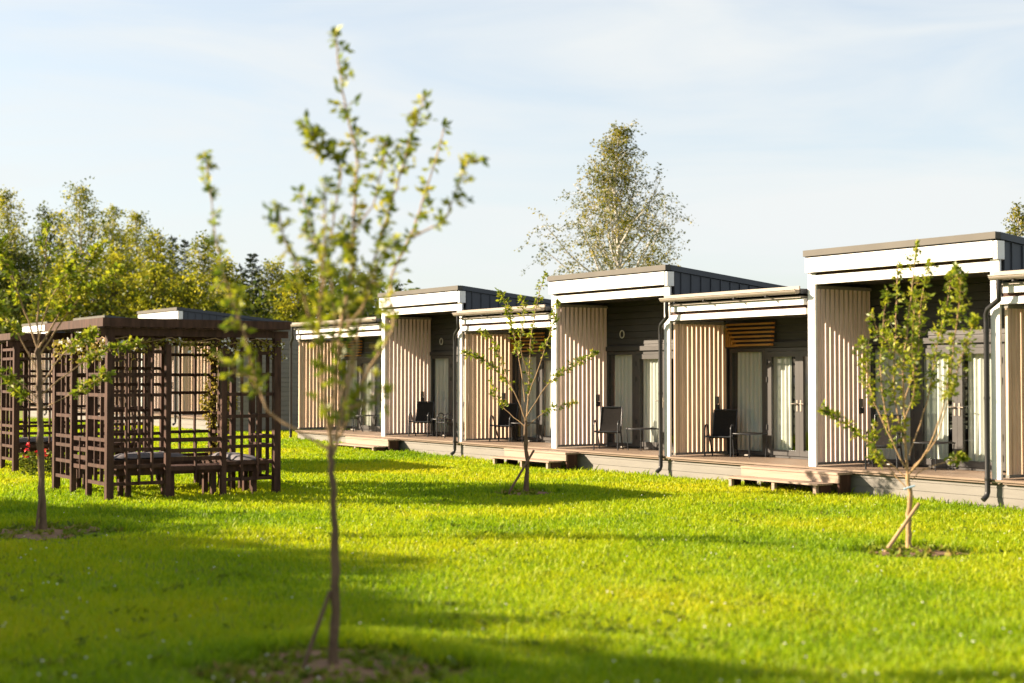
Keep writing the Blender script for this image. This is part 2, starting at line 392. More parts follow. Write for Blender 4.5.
def make_table():
    root=empty('side_table',(0,0,0))
    t=MB();t.box(-.24,.24,-.24,.24,.475,.487);t.build('table_top',M['mesh'],root)
    r=MB();r.tube([(-.25,-.25,.47),(.25,-.25,.47),(.25,.25,.47),(-.25,.25,.47),(-.25,-.25,.47)],.012,6);r.build('rim',M['chair'],root)
    for sx,sy in ((-1,-1),(1,-1),(1,1),(-1,1)):
        l=MB();l.tube([(sx*.24,sy*.24,.47),(sx*.22,sy*.22,0)],.010,6);l.build('leg',M['chair'],root)
    return root
chairp=make_chair();tablep=make_table();first={'c':True,'t':True}
def put_chair(end,u,t,face,label,z=DK):
    o=chairp if first['c'] else copy_tree(chairp);first['c']=False
    o.location=loc3(end,u,t,z);f=UX*face[0]+TX*face[1];o.rotation_euler=(0,0,math.atan2(f.y,f.x)+math.pi/2)
    tag(o,label,'chair','black sling chairs on the lodge decks')
def put_table(end,u,t,label,z=DK):
    o=tablep if first['t'] else copy_tree(tablep);first['t']=False
    o.location=loc3(end,u,t,z);o.rotation_euler=(0,0,ANG)
    tag(o,label,'table','small side tables on the lodge decks')
RE=[R1-UX*PITCH*k for k in range(4)]
put_chair(RE[0],-2.86,.62,(.46,-.89),'black sling chair behind the stems of the right-hand sapling')
put_table(RE[0],-2.1,.98,'low dark side table behind the right-hand sapling, next to the chair')
put_chair(RE[1],-2.84,.66,(.62,-.79),'black sling chair in front of pale slats, right of the middle sapling')
put_table(RE[1],-2.15,1.05,'low dark side table by the tall lodge door, under the birch')
put_chair(RE[2],-3.25,.78,(.62,-.79),'left of two black chairs on the deck right of the foreground sapling')
put_chair(RE[2],-2.25,1.05,(-.15,-.98),'right of two black chairs on one deck, partly hidden by a downpipe')
put_table(RE[2],-2.78,1.2,'low side table standing between the two chairs of one deck')
for k,(cl,tl) in enumerate((('black sling chair on the deck of the fully visible low lodge with orange slats','low side table under the window beside the orange slats, right of its chair'),
        ('black sling chair directly behind the branches of the middle sapling','low side table behind the middle sapling, between chair and door'),
        ('black chair in the deep shade of the low lodge behind the foreground sapling','low side table in the low lodge behind the foreground sapling'))):
    e=RE[k+1] if k<2 else RE[2]-UX*(TALLW+5.25)
    put_chair(e,.52 if k<2 else 1.75,.92,(.5,-.86),cl);put_table(e,1.12 if k<2 else 2.35,1.12,tl)
def make_steps():
    root=empty('deck_steps',(0,0,0))
    t=MB();t.box(-1.28,1.12,-.40,-.21,.365,.405);t.box(-1.28,1.12,-.20,-.035,.365,.405);t.build('tread',M['step'],root)
    r=MB();r.box(-1.28,1.12,-.385,-.35,.225,.362);r.build('riser',M['step'],root)
    t=MB();t.box(-1.36,.98,-.62,-.50,.19,.222);t.box(-1.36,.98,-.745,-.63,.19,.222);t.box(-1.36,.98,-.49,-.37,.19,.222);t.build('tread',M['step'],root)
    for x in (-1.22,-.12,.88):
        l=MB();l.box(x-.035,x+.035,-.72,-.65,-.12,.188);l.build('leg',M['step'],root)
    for x in (-1.24,1.06):
        s=MB();s.box(x,x+.04,-.345,-.06,-.10,.362);s.build('stringer',M['brown'],root)
    for x in (-1.30,.92):
        s=MB();s.box(x,x+.035,-.64,-.40,.05,.188);s.build('stringer',M['brown'],root)
    return root
stp=make_steps()
for k,lb in enumerate(('weathered wooden deck steps left of the right-hand sapling, nearest to the camera','wooden deck steps right behind the middle sapling and its dark stake','wooden deck steps behind the branches of the foreground sapling')):
    o=stp if k==0 else copy_tree(stp);p=RE[k]-UX*TALLW
    o.location=(p.x,p.y,0);o.rotation_euler=(0,0,ANG);tag(o,lb,'steps','wooden steps up to the decks')

# ------------------------------------------------------------------ gazebos
def lattice(mb,a,b,z0,z1,nv,hz,th=.034,w=.058):
    a=Vector(a);b=Vector(b);d=(b-a);n=Vector((-d.y,d.x)).normalized()
    for i in range(1,nv+1):
        p=a+d*i/(nv+1);mb.bar((p.x,p.y,z0),(p.x,p.y,z1),w,th,up=(d.x,d.y,0))
    for h in hz:
        q=a+n*.018;r=b+n*.018;mb.bar((q.x,q.y,h),(r.x,r.y,h),th,w)
def make_gazebo():
    root=empty('lattice_gazebo',(0,0,0))      # local x = along the terrace, y = away from the lawn side; front face x=0
    S=2.9;T=2.97;H=2.82;k=1/3
    posts=[(0,0),(0,T),(-S,0),(-S,T)]
    for i,(x,y) in enumerate(posts):
        m=MB();m.box(x-.06,x+.06,y-.06,y+.06,-.1,H);m.build('post',M['brown'],root)
    mids=[(0,T*k),(0,2*T*k),(-S,T*k),(-S,2*T*k),(-S*.36,0),(-S*.66,0),(-S*.36,T),(-S*.66,T)]
    for (x,y) in mids:
        m=MB();m.box(x-.045,x+.045,y-.045,y+.045,-.1,H);m.build('post',M['brown'],root)
    hz=(.28,.56,.84,1.0,1.36,1.74,2.08,2.46,2.66)
    def panel(a,b,nv,h=hz,z0=.25,z1=2.70):
        m=MB();lattice(m,a,b,z0,z1,nv,h);m.build('lattice_panel',M['brown'],root)
    def rail(a,b):
        m=MB();a=Vector(a);b=Vector(b);d=b-a
        for z in (.50,.66,.80,.98):m.bar((a.x,a.y,z),(b.x,b.y,z),.03,.07)
        p=a+d*.5;m.bar((p.x,p.y,.3),(p.x,p.y,1.0),.06,.03,up=(d.x,d.y,0));m.build('rail',M['brown'],root)
    for x in (0,-S):
        panel((x,.06),(x,T*k-.045),3 if x==0 else 2);panel((x,2*T*k+.045),(x,T-.06),2)
        if x==0: rail((x,T*k+.045),(x,2*T*k-.045))
        else: panel((x,T*k+.045),(x,2*T*k-.045),2,(.28,.56,.98,1.42,1.9,2.2,2.66))
    for y in (0,T):
        panel((-.06,y),(-S*.36+.045,y),2);panel((-S*.66-.045,y),(-S+.06,y),2)
        if y==0: rail((-S*.36-.045,y),(-S*.66+.045,y))
    # benches along three sides
    def bench(x0,x1,y0,y1,along):
        b=MB();n=4
        for i in range(n):
            if along=='y':
                a=x0+(x1-x0)*i/n;b.box(a+.006,a+(x1-x0)/n-.006,y0,y1,.50,.535)
            else:
                a=y0+(y1-y0)*i/n;b.box(x0,x1,a+.006,a+(y1-y0)/n-.006,.50,.535)
        so=b.build('bench_seat',M['brown'],root)
        def one(xx,yy):
            l=MB();l.box(xx-.04,xx+.04,yy-.04,yy+.04,-.05,.40);l.build('bench_leg',M['brown'],so)
        for f in (.08,.36,.64,.92):
            for e in (0,1):
                if along=='y':one((x0+.05,x1-.05)[e],y0+(y1-y0)*f)
                else:one(x0+(x1-x0)*f,(y0+.05,y1-.05)[e])
        l=MB()
        if along=='y':
            l.box(x0+.02,x1-.02,y0,y1,.402,.498)
        else:
            l.box(x0,x1,y0+.02,y1-.02,.402,.498)
        l.build('bench_frame',M['brown'],so)
    bench(-.55,-.08,.15,T-.15,'y');bench(-S+.08,-S+.55,.15,T-.15,'y');bench(-S+.6,-.6,T-.55,T-.08,'x')
    for (a,b) in (((.16,-.18),(.16,T+.18)),((-S-.16,-.18),(-S-.16,T+.18)),((-S-.137,-.157),(.137,-.157)),((-S-.137,T+.157),(.137,T+.157))):
        f=MB();q=Vector((a[0],a[1],H+.115));r=Vector((b[0],b[1],H+.115));f.bar(q,r,.045,.14);f.build('fascia',M['brown'],root)
    for (a,b) in (((0,-.2),(0,T+.2)),((-S,-.2),(-S,T+.2))):
        f=MB();f.bar((a[0],a[1],H-.04),(b[0],b[1],H-.04),.10,.12);f.build('beam',M['brown'],root)
    rf=MB();y=-.1
    while y<T+.12:
        rf.box(-S-.13,.13,y-.025,y+.025,H+.025,H+.15);y+=.30
    rf.build('rafter',M['brown'],root)
    sl=MB();x=-S-.10
    while x<.06:
        sl.box(x,x+.075,-.13,T+.13,H+.153,H+.18);x+=.12
    sl.build('roof_slats',M['brown'],root)
    return root
G1=Vector((-6.59,23.3));G2=Vector((-10.7,30.7))
gz=make_gazebo();gz.location=(G1.x,G1.y,ground(G1.x,G1.y));gz.rotation_euler=(0,0,ANG)
tag(gz,'near dark brown lattice gazebo with bench, standing on the lawn beside the left sapling','gazebo','brown lattice gazebos')
gz2=copy_tree(gz);gz2.location=(G2.x,G2.y,ground(G2.x,G2.y))
tag(gz2,'far dark brown lattice gazebo cut off by the left edge of the photo','gazebo','brown lattice gazebos')
def cushion(name,g,u0,u1,t0,t1,label):
    m=MB();n=8
    for part in (0,):
        vs=[];zz=ground(g.x,g.y)+.537
        for j in range(n+1):
            for i in range(n+1):
                a=i/n;b=j/n;h=.09*(1-(2*a-1)**6)*(1-(2*b-1)**6)+.02*mnoise.noise((a*4,b*4,u0))
                vs.append((u0+(u1-u0)*a,t0+(t1-t0)*b,.02+max(0,h)))
        fs=[(j*(n+1)+i,j*(n+1)+i+1,(j+1)*(n+1)+i+1,(j+1)*(n+1)+i) for j in range(n) for i in range(n)]
        m.add(vs,fs,True);m.add([(u0,t0,0),(u1,t0,0),(u1,t1,0),(u0,t1,0)],[(3,2,1,0)])
    o=m.build(name,M['cushion'],None,(g.x,g.y,zz));o.rotation_euler=(0,0,ANG);tag(o,label,'cushion','grey seat cushions in the gazebos')
cushion('seat_cushion',G1,-2.8,-2.38,.9,2.3,'long grey seat cushion on the rear bench of the near gazebo')
cushion('seat_cushion',G1,-2.2,-.7,2.58,3.0,'long grey seat cushion on the right-hand bench of the near gazebo')
cushion('seat_cushion',G2,-2.8,-2.38,.2,2.9,'long grey seat cushion on a bench of the far left gazebo')

# ------------------------------------------------------------------ plants
class Leaves:
    def __init__(s):s.V=[];s.F=[];s.T=[]
    def leaf(s,p,d,l,w,tint,fold=.25):
        d=Vector(d).normalized();r=Vector((random.gauss(0,1),random.gauss(0,1),random.gauss(0,1)))
        a=d.cross(r)
        if a.length<.01:a=d.orthogonal()
        a.normalize();nn=a.cross(d);p=Vector(p);b=len(s.V)
        m=p+d*l*.5-nn*l*.04
        s.V+=[tuple(p),tuple(m+a*w/2+nn*w*fold),tuple(p+d*l-nn*l*.12),tuple(m-a*w/2+nn*w*fold)]
        s.F.append((b,b+1,b+2,b+3));s.T.append(min(1,max(0,tint)))
    def build(s,name,mat,parent=None,loc=(0,0,0)):
        return npmesh(name,s.V,s.F,mat,parent,s.T,loc)
def spline(pts,n):
    pts=[Vector(p) for p in pts];out=[];m=len(pts)
    for i in range(m-1):
        p0=pts[max(i-1,0)];p1=pts[i];p2=pts[i+1];p3=pts[min(i+2,m-1)]
        for k in range(n):
            t=k/n
            out.append(.5*((2*p1)+(p2-p0)*t+(2*p0-5*p1+4*p2-p3)*t*t+(3*p1-p0-3*p2+p3)*t**3))
    out.append(pts[-1]);return out
def sapling(bx,by,D,trunk,branches,label,leafl=.06,density=1.0,r0=.04,bark='bark',tie=None,group='young apple trees on the lawn'):
    base=px(bx,by,D);k=D/F;gz_=ground(base.x,base.y)
    k_z=-(CAMZ+(HZ-by)*k-gz_)                     # the foot stands on the grass
    root=empty('apple_sapling',(base.x,base.y,gz_))
    def P(x,y,dy=0):
        w=px(x,y,D+dy);return Vector((w.x-base.x,w.y-base.y,w.z-gz_+k_z*max(0,1-(by-y)/120)))
    tr=MB();tp=spline([P(x,y,0) for x,y in trunk],5);n=len(tp)
    tp=[p+Vector((random.gauss(0,.007),random.gauss(0,.007),0)) for p in tp];tp[0]=tp[0]-Vector((0,0,.06))
    rr=[r0*(1-.38*i/(n-1))*(1+.35*max(0,1-i/2))*(1+.14*random.uniform(-1,1)) for i in range(n)]
    tr.tube(tp,rr,10);tro=tr.build('trunk',M[bark],root)
    lv=Leaves()
    for bi,(pts,r,st) in enumerate(branches):
        sl=random.uniform(-.5,.5) if bi else .1
        L0=pts[0];q=[]
        for i,(x,y) in enumerate(pts):
            run=math.hypot(x-L0[0],y-L0[1])*k
            q.append(P(x,y,sl*run+.05*random.uniform(-1,1)*(i>0)))
        sp=spline(q,6);m=len(sp);bm=MB()
        sp=[p+Vector((random.gauss(0,.004),random.gauss(0,.006),0)) for p in sp]
        bm.tube(sp,[r*.72*(1-.8*i/(m-1))+.0022 for i in range(m)],7)
        seglen=sum((sp[i+1]-sp[i]).length for i in range(m-1))
        ns=max(3,int(seglen/.034*density*random.uniform(.75,1.1)));spm=bm
        for c in range(ns):
            f=st+(1-st)*(c+random.random()*.8)/ns;f=min(f,1)
            i=min(int(f*(m-1)),m-2);p=sp[i].lerp(sp[i+1],f*(m-1)-i);d=(sp[i+1]-sp[i]).normalized()
            if random.random()<.18+.22*math.sin(f*23+bi*2):continue
            sd=(Vector((random.gauss(0,1),random.gauss(0,1),random.gauss(.25,.8)))).normalized()
            sd=(sd-d*sd.dot(d)*.4).normalized()
            ln=random.uniform(.012,.11)*(1 if f<.96 else .2);e=p+sd*ln
            spm.tube([p,p.lerp(e,.5)+Vector((0,0,.004)),e],[.0035,.003,.0018],4,False)
            ct=random.gauss(.42,.2)
            for q_ in range(random.randint(3,8)):
                ld=(sd*.7+d*.3+Vector((random.gauss(0,.75),random.gauss(0,.75),random.gauss(-.05,.6)))).normalized()
                L_=leafl*random.uniform(.55,1.4);lv.leaf(e-sd*ln*random.random()**1.5*.95+d*random.uniform(-.02,.02),ld,L_,L_*.45,ct+random.gauss(0,.14))
        bm.build('branch',M['barkl'],root)
    lv.build('foliage',M['apple'],root)
    if tie:
        t=MB();c=P(*tie);t.tube([c+Vector((-.06,-.04,-.02)),c+Vector((0,-.045,0)),c+Vector((.07,-.04,.02))],.012,6);t.build('tie',M['tie'],root)
    tag(root,label,'sapling',group);return root,P
treeA,_=sapling(334,668,10.02,[(334,668),(336,610),(335,540),(333,480),(331,446)],[
  ([(331,448),(335,390),(341,325),(351,273),(353,217),(356,156),(344,100),(333,27)],.020,.08),
  ([(331,446),(324,395),(320,345),(320,300),(325,235),(323,180)],.016,.10),
  ([(322,300),(332,225),(339,165),(316,142),(304,123)],.008,.45),
  ([(333,455),(347,420),(366,375),(392,330),(391,282),(410,236),(428,184),(445,121)],.017,.16),
  ([(409,238),(430,228),(446,218),(461,175),(468,160)],.008,.35),
  ([(336,440),(352,370),(362,310),(367,282),(386,217),(400,175),(410,137),(424,95)],.014,.15),
  ([(322,385),(312,330),(297,273),(281,231),(278,203)],.010,.2),
  ([(330,450),(300,432),(270,412),(256,380),(243,330),(230,295),(214,232),(204,150)],.011,.36),
  ([(256,380),(240,372),(222,362)],.006,.3),
  ([(340,400),(352,350),(345,300),(352,260),(340,215)],.009,.3),
  ([(333,440),(348,410),(372,402),(384,388)],.008,.3),
  ([(322,370),(334,330),(330,280),(318,250),(300,228)],.009,.3),
  ([(345,330),(366,300),(378,262),(396,240)],.008,.3),
  ([(353,230),(372,205),(383,160),(385,140)],.007,.35),
  ([(325,250),(310,225),(300,190)],.006,.3),
  ],'tall blurred sapling with open branches, closest to the camera in the left half',.068,1.12,.036)
sapling(908,552,16.66,[(908,552),(908,520),(908,492),(907,474)],[
  ([(907,476),(904,430),(904,360),(911,300),(917,245)],.020,.2),
  ([(906,470),(892,440),(881,385),(883,330),(888,288)],.012,.2),
  ([(904,445),(894,390),(896,330),(898,262)],.011,.25),
  ([(908,474),(928,448),(944,402),(955,340),(961,285),(957,268)],.014,.4),
  ([(908,455),(926,405),(936,350),(946,312),(952,272)],.010,.3),
  ([(906,478),(880,455),(850,428),(820,408)],.009,.55),
  ([(909,470),(934,442),(950,395),(964,350),(976,318)],.010,.5),
  ([(892,442),(874,402),(866,365),(862,340)],.008,.3),
  ([(905,400),(918,350),(922,300),(930,262)],.009,.2),
  ([(906,488),(890,470),(876,452),(872,425)],.008,.5),
  ([(911,480),(922,470),(945,462),(962,458)],.006,.8),
  ([(904,360),(890,345),(878,330),(872,312)],.007,.2),
  ([(904,420),(914,390),(912,340),(918,290)],.009,.2),
  ],'bushy multi-stemmed sapling with a pale stake, standing before the right-hand lodge',.062,1.6,.036,'barkl',(907,487))
sapling(526,493,25.1,[(526,493),(527,465),(526,440),(526,420)],[
  ([(526,422),(529,385),(531,340),(538,300),(546,272)],.018,.2),
  ([(526,422),(512,388),(487,362),(463,352)],.012,.35),
  ([(525,402),(518,352),(508,312),(500,290)],.011,.3),
  ([(527,416),(548,384),(573,366),(597,352)],.012,.35),
  ([(528,398),(544,352),(553,322),(557,300)],.011,.3),
  ([(527,426),(548,410),(575,402)],.008,.4),
  ([(525,426),(508,412),(496,397),(490,380)],.008,.4),
  ([(528,375),(520,345),(524,315),(520,296)],.008,.3),
  ([(514,392),(505,372),(496,345),(480,330)],.007,.4),
  ],'slender sapling with spreading branches and a dark stake, in the middle of the lawn',.066,1.1,.045)
sapling(45,533,18.7,[(45,533),(43,490),(41,430),(40,380),(38,348)],[
  ([(38,350),(38,305),(44,262),(46,225)],.016,.3),
  ([(38,350),(22,305),(6,262),(-6,240)],.016,.35),
  ([(39,348),(60,312),(84,272),(102,240)],.018,.3),
  ([(40,355),(74,304),(98,286),(120,268)],.014,.4),
  ([(39,372),(18,335),(0,312),(-15,300)],.012,.35),
  ([(41,395),(70,372),(102,352),(138,342)],.012,.45),
  ([(40,400),(16,380),(-6,372)],.010,.4),
  ([(41,385),(62,355),(80,342),(96,330)],.010,.4),
  ([(41,410),(64,398),(90,385),(106,372)],.009,.45),
  ([(38,340),(50,300),(70,268),(76,250)],.010,.3),
  ([(39,405),(22,395),(8,382)],.008,.3),
  ],'sapling with wide V-shaped branches in front of the near gazebo, far left of the lawn',.078,1.4,.050)
def stake(x0,y0,x1,y1,D,m,label,dy=-.12,r=.022):
    a=px(x0,y0,D+dy);b=px(x1,y1,D-.03);s=MB();g=ground(a.x,a.y)
    a.z=g-.05;s.tube([Vector((0,0,0)),(b-a)*.5,b-a],[r,r*.95,r*.9],8)
    o=s.build('support_stake',M[m],None,a);tag(o,label,'stake','stakes leaning on the saplings')
stake(300,672,331,590,10.02,'staked','dark thin stake leaning on the closest sapling',-.1,.016)
stake(880,553,918,503,16.66,'stake','pale square-cut stake leaning across the right-hand sapling trunk',-.15,.024)
stake(506,495,534,450,25.1,'staked','dark stake leaning across the middle sapling trunk',-.15,.022)
stake(37,532,43,478,18.7,'staked','short dark stake beside the left sapling',-.1,.018)

def leafy_tree(name,base,H,rad,label,lm,bark,cat='tree',group=None,z0=.2,nl=22,nt=9,lpt=14,ls=.09,droop=.5,prof=None,up=.7,r0=None,seed=0,twl=.4,clump=.18,gap=0):
    random.seed(seed+11)
    root=empty(name,base);prof=prof or (lambda t:math.sin(math.pi*min(1,.12+.88*t))**.7)
    r0=r0 or H*.013
    w=[Vector((random.gauss(0,.012)*H*i/6,random.gauss(0,.012)*H*i/6,H*.97*i/6)) for i in range(7)];w[0]=Vector((0,0,-.2))
    tp=spline(w,4);n=len(tp);tr=MB();tr.tube(tp,[r0*(1-.93*i/(n-1))+.008 for i in range(n)],8)
    lv=Leaves()
    for i in range(nl):
        t=(i+random.random()*.7)/nl;h=z0+(1-z0)*t*.97
        if random.random()<gap:continue
        f=h*(n-1);j=min(int(f),n-2);p=tp[j].lerp(tp[j+1],f-j)
        az=i*2.399+random.gauss(0,.35);ln=rad*prof(t)*random.uniform(.75,1.15)+.25
        el=up*(1-.3*t)+.35*t+random.gauss(0,.12)
        d=Vector((math.cos(az)*math.cos(el),math.sin(az)*math.cos(el),math.sin(el)))
        q=[p];cur=p.copy();m=6
        for s in range(m):
            d=(d+Vector((random.gauss(0,.10),random.gauss(0,.10),.07-droop*.16*(s/m))))
            d.normalize();cur=cur+d*ln/m;q.append(cur.copy())
        rb=r0*(1-.9*h)*.5+.008;tr.tube(q,[rb*(1-.85*s/m)+.004 for s in range(m+1)],5,False)
        for k in range(max(4,int(nt*(.45+.55*min(1,prof(t)*1.3))))):
            f=.22+.78*(k+random.random())/nt;f=min(f,.999);s=min(int(f*m),m-1);b=q[s].lerp(q[s+1],f*m-s)
            td=(d*.6+Vector((random.gauss(0,.8),random.gauss(0,.8),random.gauss(.1,.5)))).normalized()
            tl=rad*twl*(.4+.6*min(1,prof(t)*1.3))*random.uniform(.5,1.2);c=b.copy();pts=[b];ct=random.gauss(.45,clump)
            for z in range(5):
                td=(td+Vector((0,0,-droop*.38))).normalized();c=c+td*tl/5;pts.append(c.copy())
            tr.tube(pts,[.008,.007,.006,.005,.004,.003],3,False)
            for z in range(lpt):
                g=random.random()**.8;a=min(int(g*5),4);pp=pts[a].lerp(pts[a+1],g*5-a)
                pp=pp+Vector((random.gauss(0,1),random.gauss(0,1),random.gauss(0,1)))*ls*.8
                ld=(td*.5+Vector((random.gauss(0,.8),random.gauss(0,.8),random.gauss(-.35*droop,.6))))
                l_=ls*random.uniform(.65,1.3);lv.leaf(pp,ld,l_,l_*.62,ct+random.gauss(0,.12))
    tr.build('trunk',M[bark],root);lv.build('crown',M[lm],root)
    tag(root,label,cat,group);return root
def conifer(base,H,rad,label,group=None,seed=0,lm='conifer'):
    random.seed(seed+77);root=empty('spruce_tree',base);tr=MB();tr.tube([(0,0,-.2),(0,0,H*.5),(0,0,H)],[H*.014,H*.008,.01],7);lv=Leaves()
    h=.08*H;az=0
    while h<H*.985:
        t=h/H;ln=rad*(1-t)**.85+.12
        for k in range(7):
            az+=.9+random.random()*.25;l=ln*random.uniform(.7,1.1);d=Vector((math.cos(az),math.sin(az),-.25+.55*t));p=Vector((0,0,h+random.uniform(-.2,.2)))
            nn=max(4,int(l*5));ct=random.gauss(.45,.2)
            for i in range(nn):
                f=(i+.5)/nn;q=p+d*l*f+Vector((0,0,.12*l*f*f))
                for s in (-1,1,0):
                    side=Vector((-d.y,d.x,0))*s;ld=(d*.7+side*.9+Vector((0,0,random.gauss(-.25,.25))))
                    L_=(.22+.35*(1-f)*l*.5)*random.uniform(.7,1.2);lv.leaf(q,ld,L_,L_*.35,ct+random.gauss(0,.12),.1)
        h+=H*.028+.05
    for i in range(6):lv.leaf((0,0,H*(.96+.006*i)),(random.gauss(0,.3),random.gauss(0,.3),1),.35,.1,.5)
    tr.build('trunk',M['treebark'],root);lv.build('crown',M[lm],root);tag(root,label,'tree',group);return root
def foot(x,D):
    p=px(x,377,D);return (p.x,p.y,ground(p.x,p.y))
def top_h(y,D):return CAMZ+(HZ-y)*D/F-.2

bprof=lambda t:(1-t)**.85*min(1,.7+2.2*t)+.05
leafy_tree('birch_tree',foot(619,60),top_h(119,60),4.9,'large airy birch rising alone behind the middle lodge roof','birch','birchbark',z0=.26,nl=52,nt=16,lpt=23,ls=.11,droop=.55,prof=bprof,up=.85,seed=3,twl=.36,clump=.26,gap=.06)
leafy_tree('birch_tree',foot(1020,46),top_h(203,46),1.35,'small young birch top peeping over the roof at the right edge','birch','birchbark',z0=.3,nl=34,nt=9,lpt=18,ls=.10,droop=.2,prof=lambda t:(1-t)**.8+.1,up=.7,seed=4)
FG='trees of the wood behind the lodges'
FB=[(8,184,92,3.1,'yellow-green birch at the left edge of the photo, top of the wood','b'),
    (46,205,98,3.0,'dark green broadleaf crown between the two birches at the far left','g'),
    (84,178,90,3.7,'tallest birch of the wood, above the left sapling','b'),
    (112,204,94,3.2,'golden birch on the right shoulder of the tallest birch','b'),
    (136,206,97,3.3,'birch with drooping right side above the left half of the near gazebo','b'),
    (160,232,92,3.2,'rounded yellow-green crown above the middle of the near gazebo','f'),
    (205,234,88,3.0,'yellow birch above the right half of the near gazebo, beside the dark spruce','b'),
    (228,258,84,2.6,'pale birch touching the dark spruce on its left side','b'),
    (272,262,96,2.6,'olive crown between the dark spruce and the foreground sapling','f'),
    (296,272,78,2.3,'bright yellow-green low crown behind the foreground sapling','f'),
    (330,268,100,3.0,'broad green crown directly behind the foreground sapling stems','g'),
    (362,272,104,2.6,'green crown left of the first white fascia, behind the sapling','g'),
    (24,250,84,3.4,'dark green crown low at the far left behind the sapling branches','g'),
    (110,256,82,3.6,'mid green crown low behind the left end of the gazebo roof','f'),
    (152,268,80,3.2,'olive crown low behind the middle of the gazebo roof','f'),
    (66,262,81,3.2,'mid green crown low behind the far white fascia','f'),
    (188,276,79,2.8,'golden low crown behind the right end of the gazebo roof','f'),
    (-25,190,95,3.2,'birch half cut off by the left edge of the photo','b'),
    (-12,240,84,3.4,'dark low crown cut off by the left edge','g')]
for i,(x,y,D,rd,lb,kd) in enumerate(FB):
    H=top_h(y,D)
    if kd=='b': leafy_tree('birch_tree',foot(x,D),H,rd,lb,'forest','birchbark',group=FG,z0=.12,nl=44,nt=9,lpt=16,ls=.18,droop=.6,prof=lambda t:(1-t)**.55*min(1,.75+1.2*t)+.05,up=.85,seed=20+i,twl=.42,clump=.30)
    else: leafy_tree('broadleaf_tree',foot(x,D),H,rd,lb,'forest' if kd=='f' else 'green','treebark',group=FG,z0=.06,nl=44,nt=9,lpt=16,ls=.20,droop=.25,prof=lambda t:(1-t)**.45*min(1,.8+t)+.04,up=.6,seed=20+i,twl=.42,clump=.30)
for i,(x,y,D,rd,lb) in enumerate([(172,236,108,2.6,'dark spruce tip rising above the gazebo middle'),(184,240,106,2.4,'second dark spruce tip, just right of the first'),
    (252,256,86,2.6,'dark green spruce right of the yellow birch'),(240,266,92,2.4,'dark spruce half hidden behind the pale birch'),
    (376,266,98,2.4,'dark spruce beside the first white fascia'),(398,284,99,1.9,'spruce tip barely showing over the first tall roof'),
    (310,262,92,2.6,'dark spruce behind the sapling stems'),(345,276,90,2.6,'dark spruce seen between the sapling branches'),
    (10,235,110,3.4,'dark spruce in the depth of the wood at the far left'),(60,240,112,3.4,'dark spruce in the depth of the wood behind the left sapling'),
    (125,235,112,3.4,'dark spruce in the depth of the wood behind the gazebo left end'),(215,262,110,3.0,'dark spruce in the depth of the wood behind the yellow birch'),
    (285,275,108,3.2,'dark spruce in the depth left of the sapling stems')]):
    conifer(foot(x,D),top_h(y,D),rd,lb,FG,40+i)
# dark scrub that closes the wood near the ground
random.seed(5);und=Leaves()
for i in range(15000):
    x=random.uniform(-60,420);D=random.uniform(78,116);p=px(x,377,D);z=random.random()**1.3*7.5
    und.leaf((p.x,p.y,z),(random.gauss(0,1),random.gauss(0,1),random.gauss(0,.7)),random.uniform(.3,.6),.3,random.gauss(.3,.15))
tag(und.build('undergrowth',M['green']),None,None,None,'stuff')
# tall trees left of the lawn, outside the photo: they throw the shade across the foreground
SL=Vector((.9936,-.113));SPv=Vector((.113,.9936));TEL=.433
def shade_tree(along,perp,H,rad,label,seed,a0=-26):
    a=along-H/TEL;p=SL*a+SPv*perp
    leafy_tree('broadleaf_tree',(p.x,p.y,0),H,rad,label,'green','treebark',group='trees left of the lawn',z0=.04,nl=95,nt=11,lpt=24,ls=.50,droop=.2,prof=lambda t:max(.08,1-(abs(t-.25)/.80)**1.6),up=.45,seed=seed,twl=.4)
shade_tree(-.9,8.3,11.2,5.0,'large broadleaf tree left of the lawn, shading the grass at the bottom of the photo',90)
shade_tree(-4.6,11.9,9.6,4.2,'broadleaf tree left of the lawn between two taller ones, shading the lower left grass',94)
shade_tree(-5.4,15.0,10.2,4.6,'broadleaf tree left of the lawn, its shade tip reaching the closest sapling',91)
shade_tree(-9.4,19.0,8.0,4.2,'broadleaf tree left of the lawn, shading the left sapling',92)
shade_tree(-3.0,4.0,11.0,5.0,'large broadleaf tree left of the camera position',93)

